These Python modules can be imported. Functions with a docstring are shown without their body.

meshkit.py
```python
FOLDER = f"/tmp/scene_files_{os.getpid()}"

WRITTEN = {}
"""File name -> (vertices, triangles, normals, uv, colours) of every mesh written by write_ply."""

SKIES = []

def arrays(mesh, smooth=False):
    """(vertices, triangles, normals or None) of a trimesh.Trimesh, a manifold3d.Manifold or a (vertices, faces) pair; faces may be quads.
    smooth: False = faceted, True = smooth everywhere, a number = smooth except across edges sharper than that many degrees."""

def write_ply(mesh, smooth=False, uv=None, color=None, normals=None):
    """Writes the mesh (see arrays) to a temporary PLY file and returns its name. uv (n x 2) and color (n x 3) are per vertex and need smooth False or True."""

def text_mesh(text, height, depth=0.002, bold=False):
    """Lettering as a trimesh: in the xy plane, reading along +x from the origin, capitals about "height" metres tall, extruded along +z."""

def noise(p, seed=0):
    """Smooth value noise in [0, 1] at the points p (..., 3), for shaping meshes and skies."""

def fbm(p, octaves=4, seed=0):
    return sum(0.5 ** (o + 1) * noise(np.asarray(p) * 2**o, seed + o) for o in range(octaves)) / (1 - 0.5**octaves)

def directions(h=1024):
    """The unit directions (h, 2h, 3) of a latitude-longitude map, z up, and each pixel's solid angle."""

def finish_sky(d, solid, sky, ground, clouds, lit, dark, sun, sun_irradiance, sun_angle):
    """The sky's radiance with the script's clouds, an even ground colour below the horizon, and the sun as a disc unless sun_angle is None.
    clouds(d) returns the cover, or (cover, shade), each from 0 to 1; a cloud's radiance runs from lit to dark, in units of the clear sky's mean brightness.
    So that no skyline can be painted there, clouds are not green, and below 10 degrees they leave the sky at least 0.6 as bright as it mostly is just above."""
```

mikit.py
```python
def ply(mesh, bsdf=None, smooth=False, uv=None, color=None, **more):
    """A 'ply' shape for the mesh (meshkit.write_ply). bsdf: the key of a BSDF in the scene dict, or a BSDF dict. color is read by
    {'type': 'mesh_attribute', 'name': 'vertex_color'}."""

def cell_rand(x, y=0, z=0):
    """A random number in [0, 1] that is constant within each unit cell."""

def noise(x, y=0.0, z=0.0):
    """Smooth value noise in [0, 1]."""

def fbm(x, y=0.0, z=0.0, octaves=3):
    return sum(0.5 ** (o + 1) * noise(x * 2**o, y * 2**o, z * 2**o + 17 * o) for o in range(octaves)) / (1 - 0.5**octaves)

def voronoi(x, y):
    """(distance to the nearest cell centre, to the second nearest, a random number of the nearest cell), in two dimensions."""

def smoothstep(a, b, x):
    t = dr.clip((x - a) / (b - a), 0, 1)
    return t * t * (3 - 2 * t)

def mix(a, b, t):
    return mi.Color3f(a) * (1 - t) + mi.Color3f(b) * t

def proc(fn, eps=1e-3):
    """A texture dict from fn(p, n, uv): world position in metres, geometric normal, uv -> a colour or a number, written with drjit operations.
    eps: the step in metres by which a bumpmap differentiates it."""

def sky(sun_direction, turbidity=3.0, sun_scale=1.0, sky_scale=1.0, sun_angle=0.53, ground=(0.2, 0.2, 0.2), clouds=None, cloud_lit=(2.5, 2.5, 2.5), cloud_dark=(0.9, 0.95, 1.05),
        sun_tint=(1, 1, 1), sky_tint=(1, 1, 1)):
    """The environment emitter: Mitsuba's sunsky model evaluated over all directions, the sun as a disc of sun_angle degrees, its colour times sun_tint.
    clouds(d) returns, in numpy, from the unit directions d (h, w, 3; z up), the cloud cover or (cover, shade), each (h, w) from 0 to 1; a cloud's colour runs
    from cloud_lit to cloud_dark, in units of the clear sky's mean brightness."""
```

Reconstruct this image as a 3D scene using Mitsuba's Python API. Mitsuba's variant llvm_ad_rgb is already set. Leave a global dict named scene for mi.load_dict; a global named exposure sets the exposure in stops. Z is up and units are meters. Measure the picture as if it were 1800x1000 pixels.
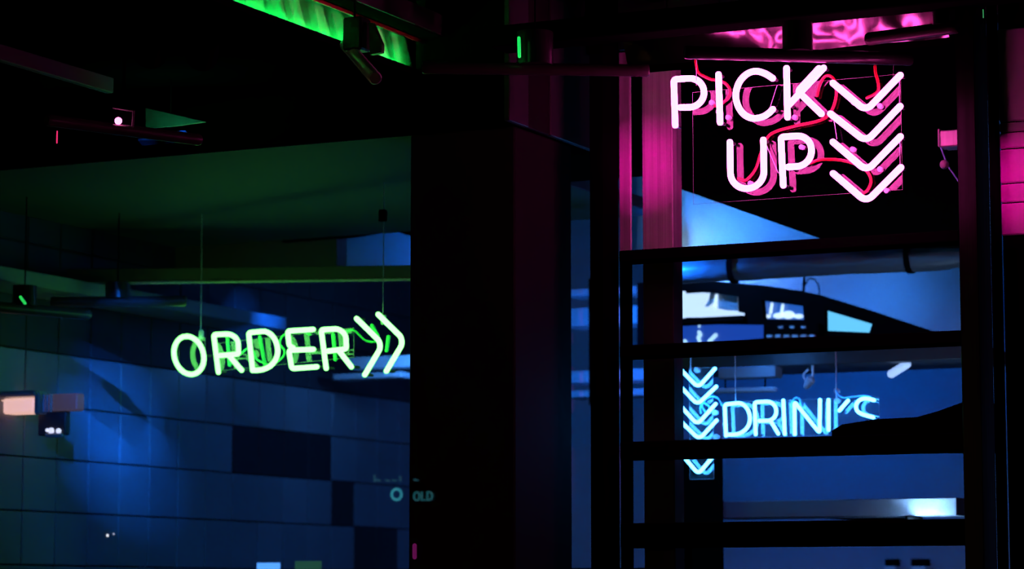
import math, random
import numpy as np, trimesh
import mitsuba as mi, mikit, meshkit
from mikit import noise, fbm, smoothstep, mix
import drjit as dr
from shapely.geometry import Polygon
T = mi.ScalarTransform4f
random.seed(7); rng = np.random.default_rng(7)
scene, labels = {}, {}

# ---------------------------------------------------------------- camera, exposure
# World axes follow the building: x along the steel partition, y away from the viewer, z up.
FOC = 4700.0                                   # focal length in pixels of the 1800-wide frame
YAW = math.atan(2300 / FOC)
PITCH = math.atan(550 / FOC)
EYE = np.array([0.0, 0.0, 1.6])
_F = np.array([-math.sin(YAW), math.cos(YAW), 0.0]); _R = np.array([math.cos(YAW), math.sin(YAW), 0.0]); _Z = np.array([0, 0, 1.0])
FWD = _F * math.cos(PITCH) + _Z * math.sin(PITCH)
UPV = -_F * math.sin(PITCH) + _Z * math.cos(PITCH)
scene['camera'] = {'type': 'thinlens', 'fov': math.degrees(2 * math.atan(900 / FOC)), 'fov_axis': 'x',
                   'aperture_radius': 0.016, 'focus_distance': 9.25, 'near_clip': 0.1, 'far_clip': 100.0,
                   'to_world': T().look_at(origin=EYE.tolist(), target=(EYE + FWD).tolist(), up=[0, 0, 1])}
exposure = 5.0
LAMP = 2.0 ** -exposure                        # lamps are written below in units of picture brightness

def ray(px, py): return FWD + (px - 900) / FOC * _R + (500 - py) / FOC * UPV
def on_y(px, py, y): d = ray(px, py); return EYE + d * (y - EYE[1]) / d[1]
def on_x(px, py, x): d = ray(px, py); return EYE + d * (x - EYE[0]) / d[0]
def on_z(px, py, z): d = ray(px, py); return EYE + d * (z - EYE[2]) / d[2]
def at_d(px, py, t): return EYE + ray(px, py) * t
def on_plane(px, py, p, n): d = ray(px, py); return EYE + d * np.dot(np.asarray(p) - EYE, n) / np.dot(d, n)

# ---------------------------------------------------------------- materials
def rgb(*c): return {'type': 'rgb', 'value': [float(x) for x in c]}
def mat(key, color, rough=0.6, metallic=0.0, spec=0.5, two=True, **k):
    b = {'type': 'principled', 'base_color': color if isinstance(color, dict) else rgb(*color), 'roughness': rough, 'metallic': metallic, **k}
    if metallic == 0: b['specular'] = spec
    scene[key] = {'type': 'twosided', 'bsdf': b} if two else b
def bumped(key, color, rough, metallic, fn, scale=1.0, spec=0.5):
    b = {'type': 'principled', 'base_color': color if isinstance(color, dict) else rgb(*color), 'roughness': rough, 'metallic': metallic}
    if metallic == 0: b['specular'] = spec
    scene[key] = {'type': 'twosided', 'bsdf': {'type': 'bumpmap', 'arbitrary': mikit.proc(fn, 2e-3), 'scale': scale, 'bsdf': b}}

scene['mat_black'] = {'type': 'twosided', 'bsdf': {'type': 'diffuse', 'reflectance': rgb(.0045, .0045, .005)}}
mat('mat_black_gloss', (.012, .012, .014), .28, spec=.5)
mat('mat_charcoal', (.035, .035, .04), .5, spec=.4)
def brushed(p, n, uv): return 0.55 + 0.25 * noise(p.x * 260, p.y * 260, p.z * 3) + 0.2 * noise(p.x * 60, p.y * 60, p.z * 1.2)
mat('mat_steel', mikit.proc(brushed), .36, .25)
def brushed_dark(p, n, uv): return 0.012 + 0.012 * noise(p.x * 240, p.y * 240, p.z * 2.5)
mat('mat_dark_steel', mikit.proc(brushed_dark), .34, 1.0)
mat('mat_panel', (.6, .56, .6), .45, spec=.4)
mat('mat_panel_dim', (.10, .095, .10), .5, spec=.3)
mat('mat_plum', (.045, .035, .04), .6, spec=.03)
mat('mat_foil', (.30, .29, .30), .14, 1.0)
mat('mat_foil_soft', (.62, .64, .68), .45, 1.0)
mat('mat_duct', (.14, .15, .16), .42, .3)
mat('mat_foil_green', (.17, .175, .175), .34, .55)
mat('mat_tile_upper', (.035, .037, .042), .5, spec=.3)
mat('mat_tube_body', (.05, .04, .04), .35, spec=.4)
mat('mat_tube_pale', (.7, .6, .7), .35, spec=.5)
mat('mat_glass_dark', (.05, .05, .055), .15, spec=.5)
mat('mat_cable_red', (.85, .03, .06), .4, spec=.4)
mat('mat_cable_green', (.10, .75, .25), .4, spec=.4)
mat('mat_cable_blue', (.25, .65, .9), .4, spec=.4)
mat('mat_wire', (.55, .56, .55), .35, spec=.5)
mat('mat_white', (.75, .76, .78), .55, spec=.3)
mat('mat_wall', (.42, .46, .52), .6, spec=.3)
mat('mat_ceiling', (.075, .085, .09), .7, spec=.2)
mat('mat_ceiling_dark', (.014, .013, .014), .7, spec=.2)
mat('mat_floor', (.03, .03, .033), .35, spec=.4)
mat('mat_clip', (.6, .62, .62), .3, spec=.5)
mat('mat_navy', (.22, .24, .28), .5, spec=.4)
mat('mat_edge', (.25, .25, .25), .4, spec=.4)
def tile_color(p, n, uv):
    v = 0.16 + 0.06 * fbm(p.y * 1.5, p.z * 1.5, 3.0)
    return mi.Color3f(v * .92, v * .97, v)
for i, k in enumerate((.93, 1.0, 1.07)):
    def tc(p, n, uv, k=k): return tile_color(p, n, uv) * k
    mat(f'mat_tile_{i}', mikit.proc(tc), .3, spec=.5)
mat('mat_tile_black', (.012, .012, .014), .3, spec=.4)
mat('mat_grout', (.03, .032, .036), .8, spec=.2)
scene['mat_pane_thick'] = {'type': 'blendbsdf', 'weight': .05, 'clear': {'type': 'thindielectric', 'int_ior': 1.75},
                           'haze': {'type': 'twosided', 'bsdf': {'type': 'diffuse', 'reflectance': rgb(.5, .5, .5)}}}  # diffuse share stands in for the blue bloom around the tubes
scene['mat_pane'] = {'type': 'thindielectric', 'int_ior': 1.42}

# ---------------------------------------------------------------- mesh helpers
def numbered(k):
    if k not in scene and k not in labels: return k
    i = 1
    while f'{k}_{i:03d}' in scene or f'{k}_{i:03d}' in labels: i += 1
    return f'{k}_{i:03d}'
def put(name, mesh, m, parent=None, smooth=False, emit=None, weight=.15, **lab):
    key = numbered(f'{parent}__{name}' if parent else name)
    more = {'emitter': {'type': 'area', 'radiance': rgb(*(np.asarray(emit) * LAMP)), 'sampling_weight': weight}} if emit is not None else {}
    scene[key] = mikit.ply(mesh, m, smooth, **more)
    if lab: labels[key] = {k: v for k, v in lab.items() if v}
    return key
def thing(name, label, category, group=None):
    key = numbered(name); labels[key] = {'label': label, 'category': category}
    if group: labels[key]['group'] = group
    return key
def solo(name, part, mesh, m, label, category, smooth=False, emit=None):
    k = thing(name, label, category); put(part, mesh, m, k, smooth, emit); return k
def rod(key, P, top=None, r=.004, m='mat_black'):
    """A thin hanging rod from P up to the ceiling (or to the height top), a part of key."""
    put('hanging_rod', cyl(np.asarray(P, float), [P[0], P[1], TOP + .01 if top is None else top], r, 8), m, key)
def struct(name, mesh, m, label=None, smooth=False):
    d = {'kind': 'structure'}
    if label: d['label'] = label
    return put(name, mesh, m, smooth=smooth, **d)
def box(x0, x1, y0, y1, z0, z1, b=.004):
    x0, x1 = sorted((x0, x1)); y0, y1 = sorted((y0, y1)); z0, z1 = sorted((z0, z1))
    b = min(b, .3 * min(x1 - x0, y1 - y0, z1 - z0)); v = []
    for sx, x in ((1, x0), (-1, x1)):
        for sy, y in ((1, y0), (-1, y1)):
            for sz, z in ((1, z0), (-1, z1)):
                v += [(x, y + sy * b, z + sz * b), (x + sx * b, y, z + sz * b), (x + sx * b, y + sy * b, z)]
    return trimesh.convex.convex_hull(np.array(v))
def pbox(px0, py0, px1, py1, y, depth, b=.004):
    """A box whose front face (plane y) fills the pixel rectangle, measured along its middle lines."""
    cx, cy = (px0 + px1) / 2, (py0 + py1) / 2
    return box(on_y(px0, cy, y)[0], on_y(px1, cy, y)[0], y, y + depth, on_y(cx, py1, y)[2], on_y(cx, py0, y)[2], b)
def tube(P, r, sides=12, caps=True):
    P = np.asarray(P, float); r = np.broadcast_to(np.asarray(r, float), (len(P),)).copy()
    keep = np.r_[True, np.linalg.norm(np.diff(P, axis=0), axis=1) > 1e-6]; P, r = P[keep], r[keep]
    t = np.gradient(P, axis=0); t /= np.linalg.norm(t, axis=1, keepdims=True)
    if caps:
        k = 4; a = np.linspace(0, np.pi / 2, k + 1)[1:]
        s = [P[0] - t[0] * r[0] * math.sin(x) for x in a[::-1]]; e = [P[-1] + t[-1] * r[-1] * math.sin(x) for x in a]
        rr = np.r_[[max(r[0] * math.cos(x), r[0] * .02) for x in a[::-1]], r, [max(r[-1] * math.cos(x), r[-1] * .02) for x in a]]
        P = np.vstack([s, P, e]); t = np.vstack([np.repeat(t[:1], k, 0), t, np.repeat(t[-1:], k, 0)]); r = rr
    u = np.cross(t[0], [0, 0, 1.0]); u = np.cross(t[0], [0, 1.0, 0]) if np.linalg.norm(u) < 1e-3 else u
    us = []
    for ti in t:
        u = u - ti * np.dot(u, ti); u /= np.linalg.norm(u); us.append(u)
    us = np.array(us); w = np.cross(t, us); an = np.arange(sides) * 2 * np.pi / sides
    V = P[:, None] + r[:, None, None] * (np.cos(an)[None, :, None] * us[:, None] + np.sin(an)[None, :, None] * w[:, None])
    n = len(P); i, j = np.meshgrid(np.arange(n - 1), np.arange(sides), indexing='ij')
    q = np.stack([i * sides + j, i * sides + (j + 1) % sides, (i + 1) * sides + (j + 1) % sides, (i + 1) * sides + j], -1).reshape(-1, 4)
    V = np.vstack([V.reshape(-1, 3), P[:1], P[-1:]]); c0, c1 = len(V) - 2, len(V) - 1; jj = np.arange(sides)
    f = np.vstack([q[:, [0, 1, 2]], q[:, [0, 2, 3]], np.stack([jj * 0 + c0, (jj + 1) % sides, jj], 1),
                   np.stack([jj * 0 + c1, (n - 1) * sides + jj, (n - 1) * sides + (jj + 1) % sides], 1)])
    m = trimesh.Trimesh(V, f, process=False)
    if m.volume < 0: m.invert()
    return m
def rounded(pts, radii, closed=False):
    """A polyline whose corners are replaced by elliptic arcs of the given radii (one per corner, or one for all)."""
    pts = [np.asarray(p, float) for p in pts]; n = len(pts)
    radii = list(radii) if hasattr(radii, '__len__') else [radii] * (n - 2)
    out = [pts[0]]
    for i in range(1, n - 1):
        a, b, c = pts[i - 1], pts[i], pts[i + 1]; la, lc = np.linalg.norm(a - b), np.linalg.norm(c - b)
        ra, rc = min(radii[i - 1], la * .5 if i > 1 else la * .98), min(radii[i - 1], lc * .5 if i < n - 2 else lc * .98)
        A, C = b + (a - b) / la * ra, b + (c - b) / lc * rc; w = .7071
        for s in np.linspace(0, 1, 9):
            k0, k1, k2 = (1 - s) ** 2, 2 * s * (1 - s) * w, s * s
            out.append((A * k0 + b * k1 + C * k2) / (k0 + k1 + k2))
    out.append(pts[-1]); return np.array(out)
def spline(pts, per=8):
    P = np.asarray(pts, float); P = np.vstack([2 * P[0] - P[1], P, 2 * P[-1] - P[-2]]); out = []
    for i in range(1, len(P) - 2):
        for s in np.linspace(0, 1, per, endpoint=False):
            a, b, c, d = P[i - 1:i + 3]
            out.append(.5 * (2 * b + (c - a) * s + (2 * a - 5 * b + 4 * c - d) * s * s + (3 * b - a - 3 * c + d) * s ** 3))
    return np.array(out + [P[-2]])
def join(*m): return trimesh.util.concatenate(list(m))
def cyl(p0, p1, r, sides=24): return trimesh.creation.cylinder(radius=r, segment=[p0, p1], sections=sides)
def prism_y(poly, y, depth, front_only=False):
    """A pixel outline on the plane y, given real thickness backwards."""
    P = [on_y(a, b, y) for a, b in poly]; g = Polygon([(p[0], p[2]) for p in P]).buffer(0)
    m = trimesh.creation.extrude_polygon(g, depth, engine='earcut'); v = m.vertices.copy()
    m.vertices = np.stack([v[:, 0], y + depth - v[:, 2], v[:, 1]], 1)
    if m.volume < 0: m.invert()
    if front_only: m = m.submesh([np.nonzero(m.face_normals[:, 1] < -.9)[0]], append=True)
    return m

BLUE = np.array([.006, .155, 1.0]); ICE = np.array([.05, .29, 1.0]); PALE = np.array([.45, .68, 1.0])
def quad(c, u, v):
    """A one-sided rectangle (two triangles), facing u x v."""
    c, u, v = (np.asarray(a, float) for a in (c, u, v))
    return trimesh.Trimesh([c - u - v, c + u - v, c + u + v, c - u + v], [[0, 1, 2], [0, 2, 3]], process=False)
def washer(px, py, y, half_x, half_z, aim, power, name, label, group=None, color=BLUE, t=.03, top=None):
    """An added, unseen LED batten: black housing and a lit diffuser that faces aim. It stands behind something that hides it from the front."""
    c = on_y(px, py, y); aim = np.asarray(aim, float); aim /= np.linalg.norm(aim)
    u = np.array([1.0, 0, 0]); u -= aim * np.dot(u, aim); u /= np.linalg.norm(u); v = np.cross(aim, u)
    k = thing(name, label, 'light', group)
    M = np.eye(4); M[:3, 0], M[:3, 1], M[:3, 2], M[:3, 3] = u, v, aim, c - aim * (t / 2 + .002)
    b = box(-half_x - .01, half_x + .01, -half_z - .01, half_z + .01, -t / 2, t / 2, .003); b.apply_transform(M)
    put('housing', b, 'mat_black', k)
    put('diffuser', quad(c + aim * .001, u * half_x, v * half_z), 'mat_white', k, emit=np.asarray(color) * power, weight=2.5)
    if top is not False: rod(k, c - aim * t * .6, top, .003)
    return k

# ================================================================ LARGE STRUCTURE
YB = 8.6                                                       # plane of the black downstand beam
XC0, XC1 = on_y(720, 500, YB)[0], on_y(905, 500, YB)[0]        # column front
ZA = on_y(720, 140, YB)[2]                                     # low black ceiling in front of the beam
ZC = on_y(720, 237, YB)[2]                                     # ceiling behind the beam
XW = -7.2                                                      # tiled wall
YP = 9.0                                                       # steel partition
TOP = 4.25
struct('floor', box(-7.4, 3.0, -0.5, 14.2, -.1, 0), 'mat_floor', 'dark floor of the dining hall')
struct('ceiling', box(-7.4, 3.0, -0.5, 14.2, TOP, TOP + .1), 'mat_ceiling_dark', 'black ceiling high above the signs')
struct('wall_back', box(-7.4, 3.0, 13.6, 13.8, 0, TOP), 'mat_wall', 'far wall of the kitchen lit blue')
struct('wall_right', box(1.6, 1.8, 3.0, 13.6, 0, TOP), 'mat_black')
wl = struct('wall_left', box(XW - .2, XW - .012, 5.0, 13.6, 0, TOP), 'mat_grout', 'wall of large tiles lit blue behind the ORDER sign')
# tiles on the left wall, laid out along y; three black runs step down towards the column
TW, TH = .25, .24
YT, ZT = 12.505, 2.223                                         # a corner of the tile grid
black_tiles = [(-4, 0), (-3, 0), (-2, 0), (-1, 0), (0, -1), (1, -2), (2, -2)]
ZU = on_x(150, 652, XW)[2]                                     # tiles above this height are darker
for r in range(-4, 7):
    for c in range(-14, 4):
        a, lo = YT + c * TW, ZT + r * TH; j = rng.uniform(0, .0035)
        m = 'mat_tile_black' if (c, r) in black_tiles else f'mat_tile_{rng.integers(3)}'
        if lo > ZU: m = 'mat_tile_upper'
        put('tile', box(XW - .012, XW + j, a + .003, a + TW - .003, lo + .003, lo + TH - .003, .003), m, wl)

# low black ceiling left, its beam, and the column
struct('ceiling_low', box(-7.2, XC0, 4.5, YB, ZA, ZA + .06), 'mat_black', 'low black ceiling left of the green foil strip')
struct('beam_front', box(-7.2, XC0 + .02, YB - .02, YB + .02, ZC, TOP), 'mat_black', 'black downstand beam above the ORDER opening')
struct('ceiling_inner', box(-7.2, XC0 + .005, YB + .022, 10.95, ZC + .004, ZC + .06), 'mat_ceiling', 'ceiling over the ORDER sign washed green')
YC1 = on_x(1005, 500, XC1)[1]
struct('column', box(XC0, XC1, YB, YC1, 0, ZC, .006), 'mat_plum', 'broad black column between the ORDER and PICK UP signs')

def bar(P0, P1, w, h, b=.003):
    """A rectangular bar from P0 to P1 (horizontal), w deep and h high, centred on the line."""
    P0, P1 = np.asarray(P0, float), np.asarray(P1, float); L = np.linalg.norm(P1 - P0); u = (P1 - P0) / L
    v = np.cross([0, 0, 1.0], u); v /= np.linalg.norm(v); M = np.eye(4); M[:3, 0], M[:3, 1], M[:3, 2], M[:3, 3] = u, v, np.cross(u, v), P0
    m = box(0, L, -w / 2, w / 2, -h / 2, h / 2, b); m.apply_transform(M); return m

# side bulkhead of the beam over the column: three cladding panels, the middle one darker
XS = XC1 + .022
ZB = on_y(895, 221, YB - .02)[2]
bk = struct('bulkhead_side', box(XC0 + .03, XC1, YB - .02, 9.9, ZC + .002, TOP), 'mat_black', 'black bulkhead over the column')
e = [on_x(p, 200, XS)[1] for p in (895, 930, 968, 1045)]
for (i, m) in ((0, 'mat_panel_dim'), (1, 'mat_plum'), (2, 'mat_panel_dim')):
    put('panel', box(XC1, XS - (.006 if i == 1 else 0), e[i] + .002, e[i + 1] - .002, ZB + .006, TOP, .003), m, bk)

# bulkhead and steel rail at the back of the inner ceiling
struct('bulkhead_back', box(XW, on_y(592, 440, 10.95)[0], 10.95, 11.05, on_y(400, 486, 10.95)[2], ZC + .06), 'mat_panel_dim')
zr = at_d(540, 481, 12.2)[2]
r0, r1 = on_z(60, 487, zr), on_z(745, 478.5, zr)
rl = thing('door_rail', 'long horizontal rail with a shiny green-lit lower lip above the ORDER sign', 'rail')
put('rail_body', bar(r0, r1, .05, .062), 'mat_panel_dim', rl)
dz = np.array([0, -.036, 0.0]); lip0, lip1 = r0 + [0, -.03, -.036], r1 + [0, -.03, -.036]
put('lip', tube([lip0, lip1], .007, 12), 'mat_steel', rl, smooth=40, label='shiny round lip')

# black beam across the top right, with wall panels above it
zbm0, zbm1 = on_y(1220, 48, 8.35)[2], on_y(1220, 9, 8.35)[2]
struct('beam_top', box(XC1 + .03, on_y(1830, 20, 8.35)[0], 8.35, 8.47, zbm0, zbm1), 'mat_black', 'black beam across the top above the pink foil duct')
tp = struct('wall_top', box(XC1 + .03, 0, 9.16, 9.3, on_y(1150, 84, 9.16)[2], TOP), 'mat_black', 'dark wall above the steel posts')
for a, b in ((1085, 1170), (1172, 1262), (1264, 1350), (1352, 1450), (1452, 1560), (1562, 1690), (1692, 1800)):
    put('panel', box(on_y(a, 40, 9.14)[0] + .002, on_y(b, 40, 9.14)[0] - .002, 9.14, 9.16, on_y(1150, 84, 9.16)[2], TOP, .003), 'mat_panel_dim', tp)

# ---------------------------------------------------------------- steel partition: posts and rails
def post(name, px0, px1, y, depth, zlo, zhi, m, label, cat='post'):
    """px1 is where the back right edge shows: from here one sees the right-hand sides of the posts."""
    k = thing(name, label, cat)
    x0, x1 = on_y(px0, 500, y)[0], on_y(px1, 500, y + depth)[0]
    put('shaft', box(x0, x1, y, y + depth, zlo, zhi, .0025), m, k)
    return k
R1T, R1B = on_y(1438, 419, 8.88)[2], on_y(1438, 439, 8.88)[2]
R2T, R2B = on_y(1438, 591.5, 8.88)[2], on_y(1438, 614, 8.88)[2]
R3T, R3B = on_y(1438, 767, 8.88)[2], on_y(1438, 799, 8.88)[2]
R4T, R4B = on_y(1438, 915, 8.88)[2], on_y(1438, 960, 8.88)[2]
ZH = on_y(1150, 86, YP)[2]
post('corner_post', 1037, 1088, 8.86, .14, 0, 3.98, 'mat_black', 'wide black post right of the black column')
post('upper_post', 1089, 1112, YP, .012, R1T, ZH, 'mat_steel', 'narrow steel post lit pink between the dark corner post and the wide post')
post('upper_post', 1130, 1200, YP, .09, R1T, ZH, 'mat_steel', 'wide brushed steel post lit pink beside the letter P')
post('lower_post', 1089, 1112, YP + .02, .012, 0, R1T, 'mat_black', 'narrow post coloured dark for the shade under the shelf rail left of the wide lower post')  # dark colour of both lower posts stands in for shade below the rail
post('lower_post', 1130, 1200, YP + .02, .09, 0, R1T, 'mat_charcoal', 'wide post coloured dark for shade left of the blue chevrons')
post('end_post', 1687, 1743, 8.86, .16, 0, 3.98, 'mat_dark_steel', 'dark brushed steel post at the right end of the shelf rails')
post('end_trim', 1743, 1763, 8.9, .12, 0, 3.98, 'mat_black', 'narrow black strip between the right post and the pink panel', cat='trim strip')
xr0, xr1 = on_y(1088, 500, 8.88)[0], on_y(1689, 500, 8.88)[0]
for (t, b, lab, px) in ((R1T, R1B, 'black shelf rail directly under the PICK UP sign', 0), (R2T, R2B, 'black shelf rail above the DRINKS sign', 0),
                    (R3T, R3B, 'black shelf rail crossing the blue chevrons below DRINKS', 0), (R4T, R4B, 'lowest black shelf rail near the bottom edge', 0)):
    k = thing('shelf_rail', lab, 'rail', None)
    put('rail_body', box(xr0, xr1 - .004, 8.88, 8.99, b, t, .004), 'mat_black', k)
# pink panel at the far right edge with seams
pp = struct('wall_panel_right', box(on_y(1760, 300, 9.0)[0], on_y(1900, 300, 9.0)[0], 9.0, 9.04, 0, 3.98), 'mat_black', 'steel cladding at the right edge lit pink')  # bare black below the panels stands in for the shelf shade
zs = [on_y(1780, p, 9.0)[2] for p in (50, 215, 233, 262, 323, 357, 415)]
for a, b in zip(zs[:-1], zs[1:]):
    put('panel', box(on_y(1760, 300, 9.0)[0], on_y(1900, 300, 9.0)[0], 8.985, 9.0, b + .002, a - .002, .004), 'mat_panel', pp)

# ================================================================ NEON SIGNS
PINK = [14.0, .86, 6.2]; GREEN = [.84, 6.0, .85]; CYAN = [.72, 6.0, 20.0]
def neon(sign, strokes, P, N, r, color, back, name_of):
    """Glass tube letters bent in the plane (P, N); each end turns back as an unlit electrode towards the pane."""
    N = np.asarray(N, float) / np.linalg.norm(N)
    for name, label, paths in strokes:
        meshes, ends = [], []
        for path in paths:
            W = np.array([on_plane(a, b, P, N) for a, b in path]); W = W + N * rng.uniform(-.001, .001)
            meshes.append(tube(W, r, 12)); ends += [W[0], W[-1]]
        key = put(name, join(*meshes), 'mat_glass_dark', sign, smooth=True, emit=color, weight=1.0, label=label)
        for q in ends:
            put('electrode', tube([q + N * r * .5, q + N * back * .9], r * .55, 8), 'mat_glass_dark', key, smooth=40)
def path(pts, radii=4): return rounded(pts, radii)
def ring(cx, cy, rx, ry, lean, n=48, t0=.0, t1=2 * math.pi):
    t = np.linspace(t0, t1, n); return np.stack([cx + rx * np.cos(t) + lean * np.sin(t), cy + ry * np.sin(t)], 1)
def pane_at(sign, P, N, off, box_px, name='pane', cord=.0008, m='mat_pane'):
    """An acrylic backing sheet behind the letters with polished, light-catching edges."""
    N = np.asarray(N, float) / np.linalg.norm(N); U = np.cross(N, [0, 0, 1.0]); U = -U if U[0] < 0 else U
    P2 = np.asarray(P) + N * off; x0, y0, x1, y1 = box_px
    A = on_plane(x0, (y0 + y1) / 2, P2, N); B = on_plane(x1, (y0 + y1) / 2, P2, N)
    c = on_plane((x0 + x1) / 2, (y0 + y1) / 2, P2, N); hz = (on_plane((x0 + x1) / 2, y0, P2, N)[2] - on_plane((x0 + x1) / 2, y1, P2, N)[2]) / 2
    hu = np.dot(B - A, U) / 2; c = P2 + U * np.dot((A + B) / 2 - P2, U) + _Z * (c[2] - P2[2])
    k = put(name, quad(c, U * hu, _Z * hz), m, sign, label='clear acrylic backing sheet')
    C = [c + U * hu * a + _Z * hz * b for a, b in ((-1, -1), (1, -1), (1, 1), (-1, 1))]
    for i in range(4):
        put('edge', tube([C[i], C[(i + 1) % 4]], cord, 6), 'mat_edge', k)

# ---- PICK UP (pink)
YS = 8.5; NY = [0, 1.0, 0]; PS = [0, YS, 0]
pk = thing('pick_up_sign', 'pink neon sign reading PICK UP with four downward chevrons', 'neon sign')
pick = [
 ('letter_p', 'neon letter P of PICK', [path([(1186.8, 220), (1184.3, 139.5), (1237, 136), (1238, 188), (1196, 188.8)], [5, 26, 26])]),
 ('letter_i', 'neon letter I', [path([(1262.9, 131), (1265.6, 215)])]),
 ('letter_c', 'neon letter C', [spline([(1358, 137.5), (1344, 129), (1328, 125), (1313, 130), (1301, 142), (1294.5, 158), (1293.8, 174), (1299, 190), (1309, 202), (1324, 208), (1341, 205), (1351, 199), (1358, 192)], 5)]),
 ('letter_k', 'neon letter K', [path([(1382.5, 120), (1384.2, 206)]), path([(1447.5, 119.5), (1386.5, 184.5)]), path([(1439.5, 120.5), (1402.5, 160.5), (1443.8, 200)], [5])]),
 ('letter_u', 'neon letter U', [path([(1283, 250), (1284.5, 333), (1343.5, 329.5), (1341.8, 246)], [29, 29])]),
 ('letter_p', 'neon letter P of UP', [path([(1377, 325.5), (1372.8, 241), (1426, 237), (1427, 291), (1386, 293.5)], [5, 26, 26])]),
 ('chevron', 'neon chevron', [path([(1464, 146), (1522, 195), (1582.3, 132.2)], [14])]),
 ('chevron', 'neon chevron', [path([(1459.8, 200), (1522.5, 249), (1582, 186.8)], [14])]),
 ('chevron', 'neon chevron', [path([(1464, 249.6), (1523.5, 300.5), (1582.6, 240)], [14])]),
 ('chevron', 'neon chevron', [path([(1464.6, 305), (1523, 355), (1583.4, 294.4)], [14])]),
]
neon(pk, pick, PS, NY, .0118, PINK, .045, None)
pane_at(pk, PS, NY, .048, (1218, 146, 1585, 346))
for pts in ([(1222, 102), (1224, 115), (1228, 128), (1246, 138), (1258, 141), (1274, 146), (1283, 158), (1281, 170), (1270, 181), (1257, 186)],
            [(1436, 168), (1441, 148), (1451, 134), (1463, 136), (1470, 152), (1468, 178), (1458, 200), (1440, 212), (1400, 221), (1364, 231), (1348, 243), (1337, 270), (1328, 297), (1312, 316), (1298, 314)],
            [(1424, 287), (1440, 281), (1462, 280), (1487, 283), (1510, 291), (1526, 304), (1531, 319), (1525, 334), (1517, 340)],
            [(1538, 116), (1539, 128), (1543, 143), (1544, 158), (1536, 166), (1524, 172)]):
    put('cable', tube(spline([on_y(a, b, YS + .032) for a, b in pts], 6), .0055, 8), 'mat_cable_red', pk, smooth=True, label='red high-voltage cable')
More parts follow.
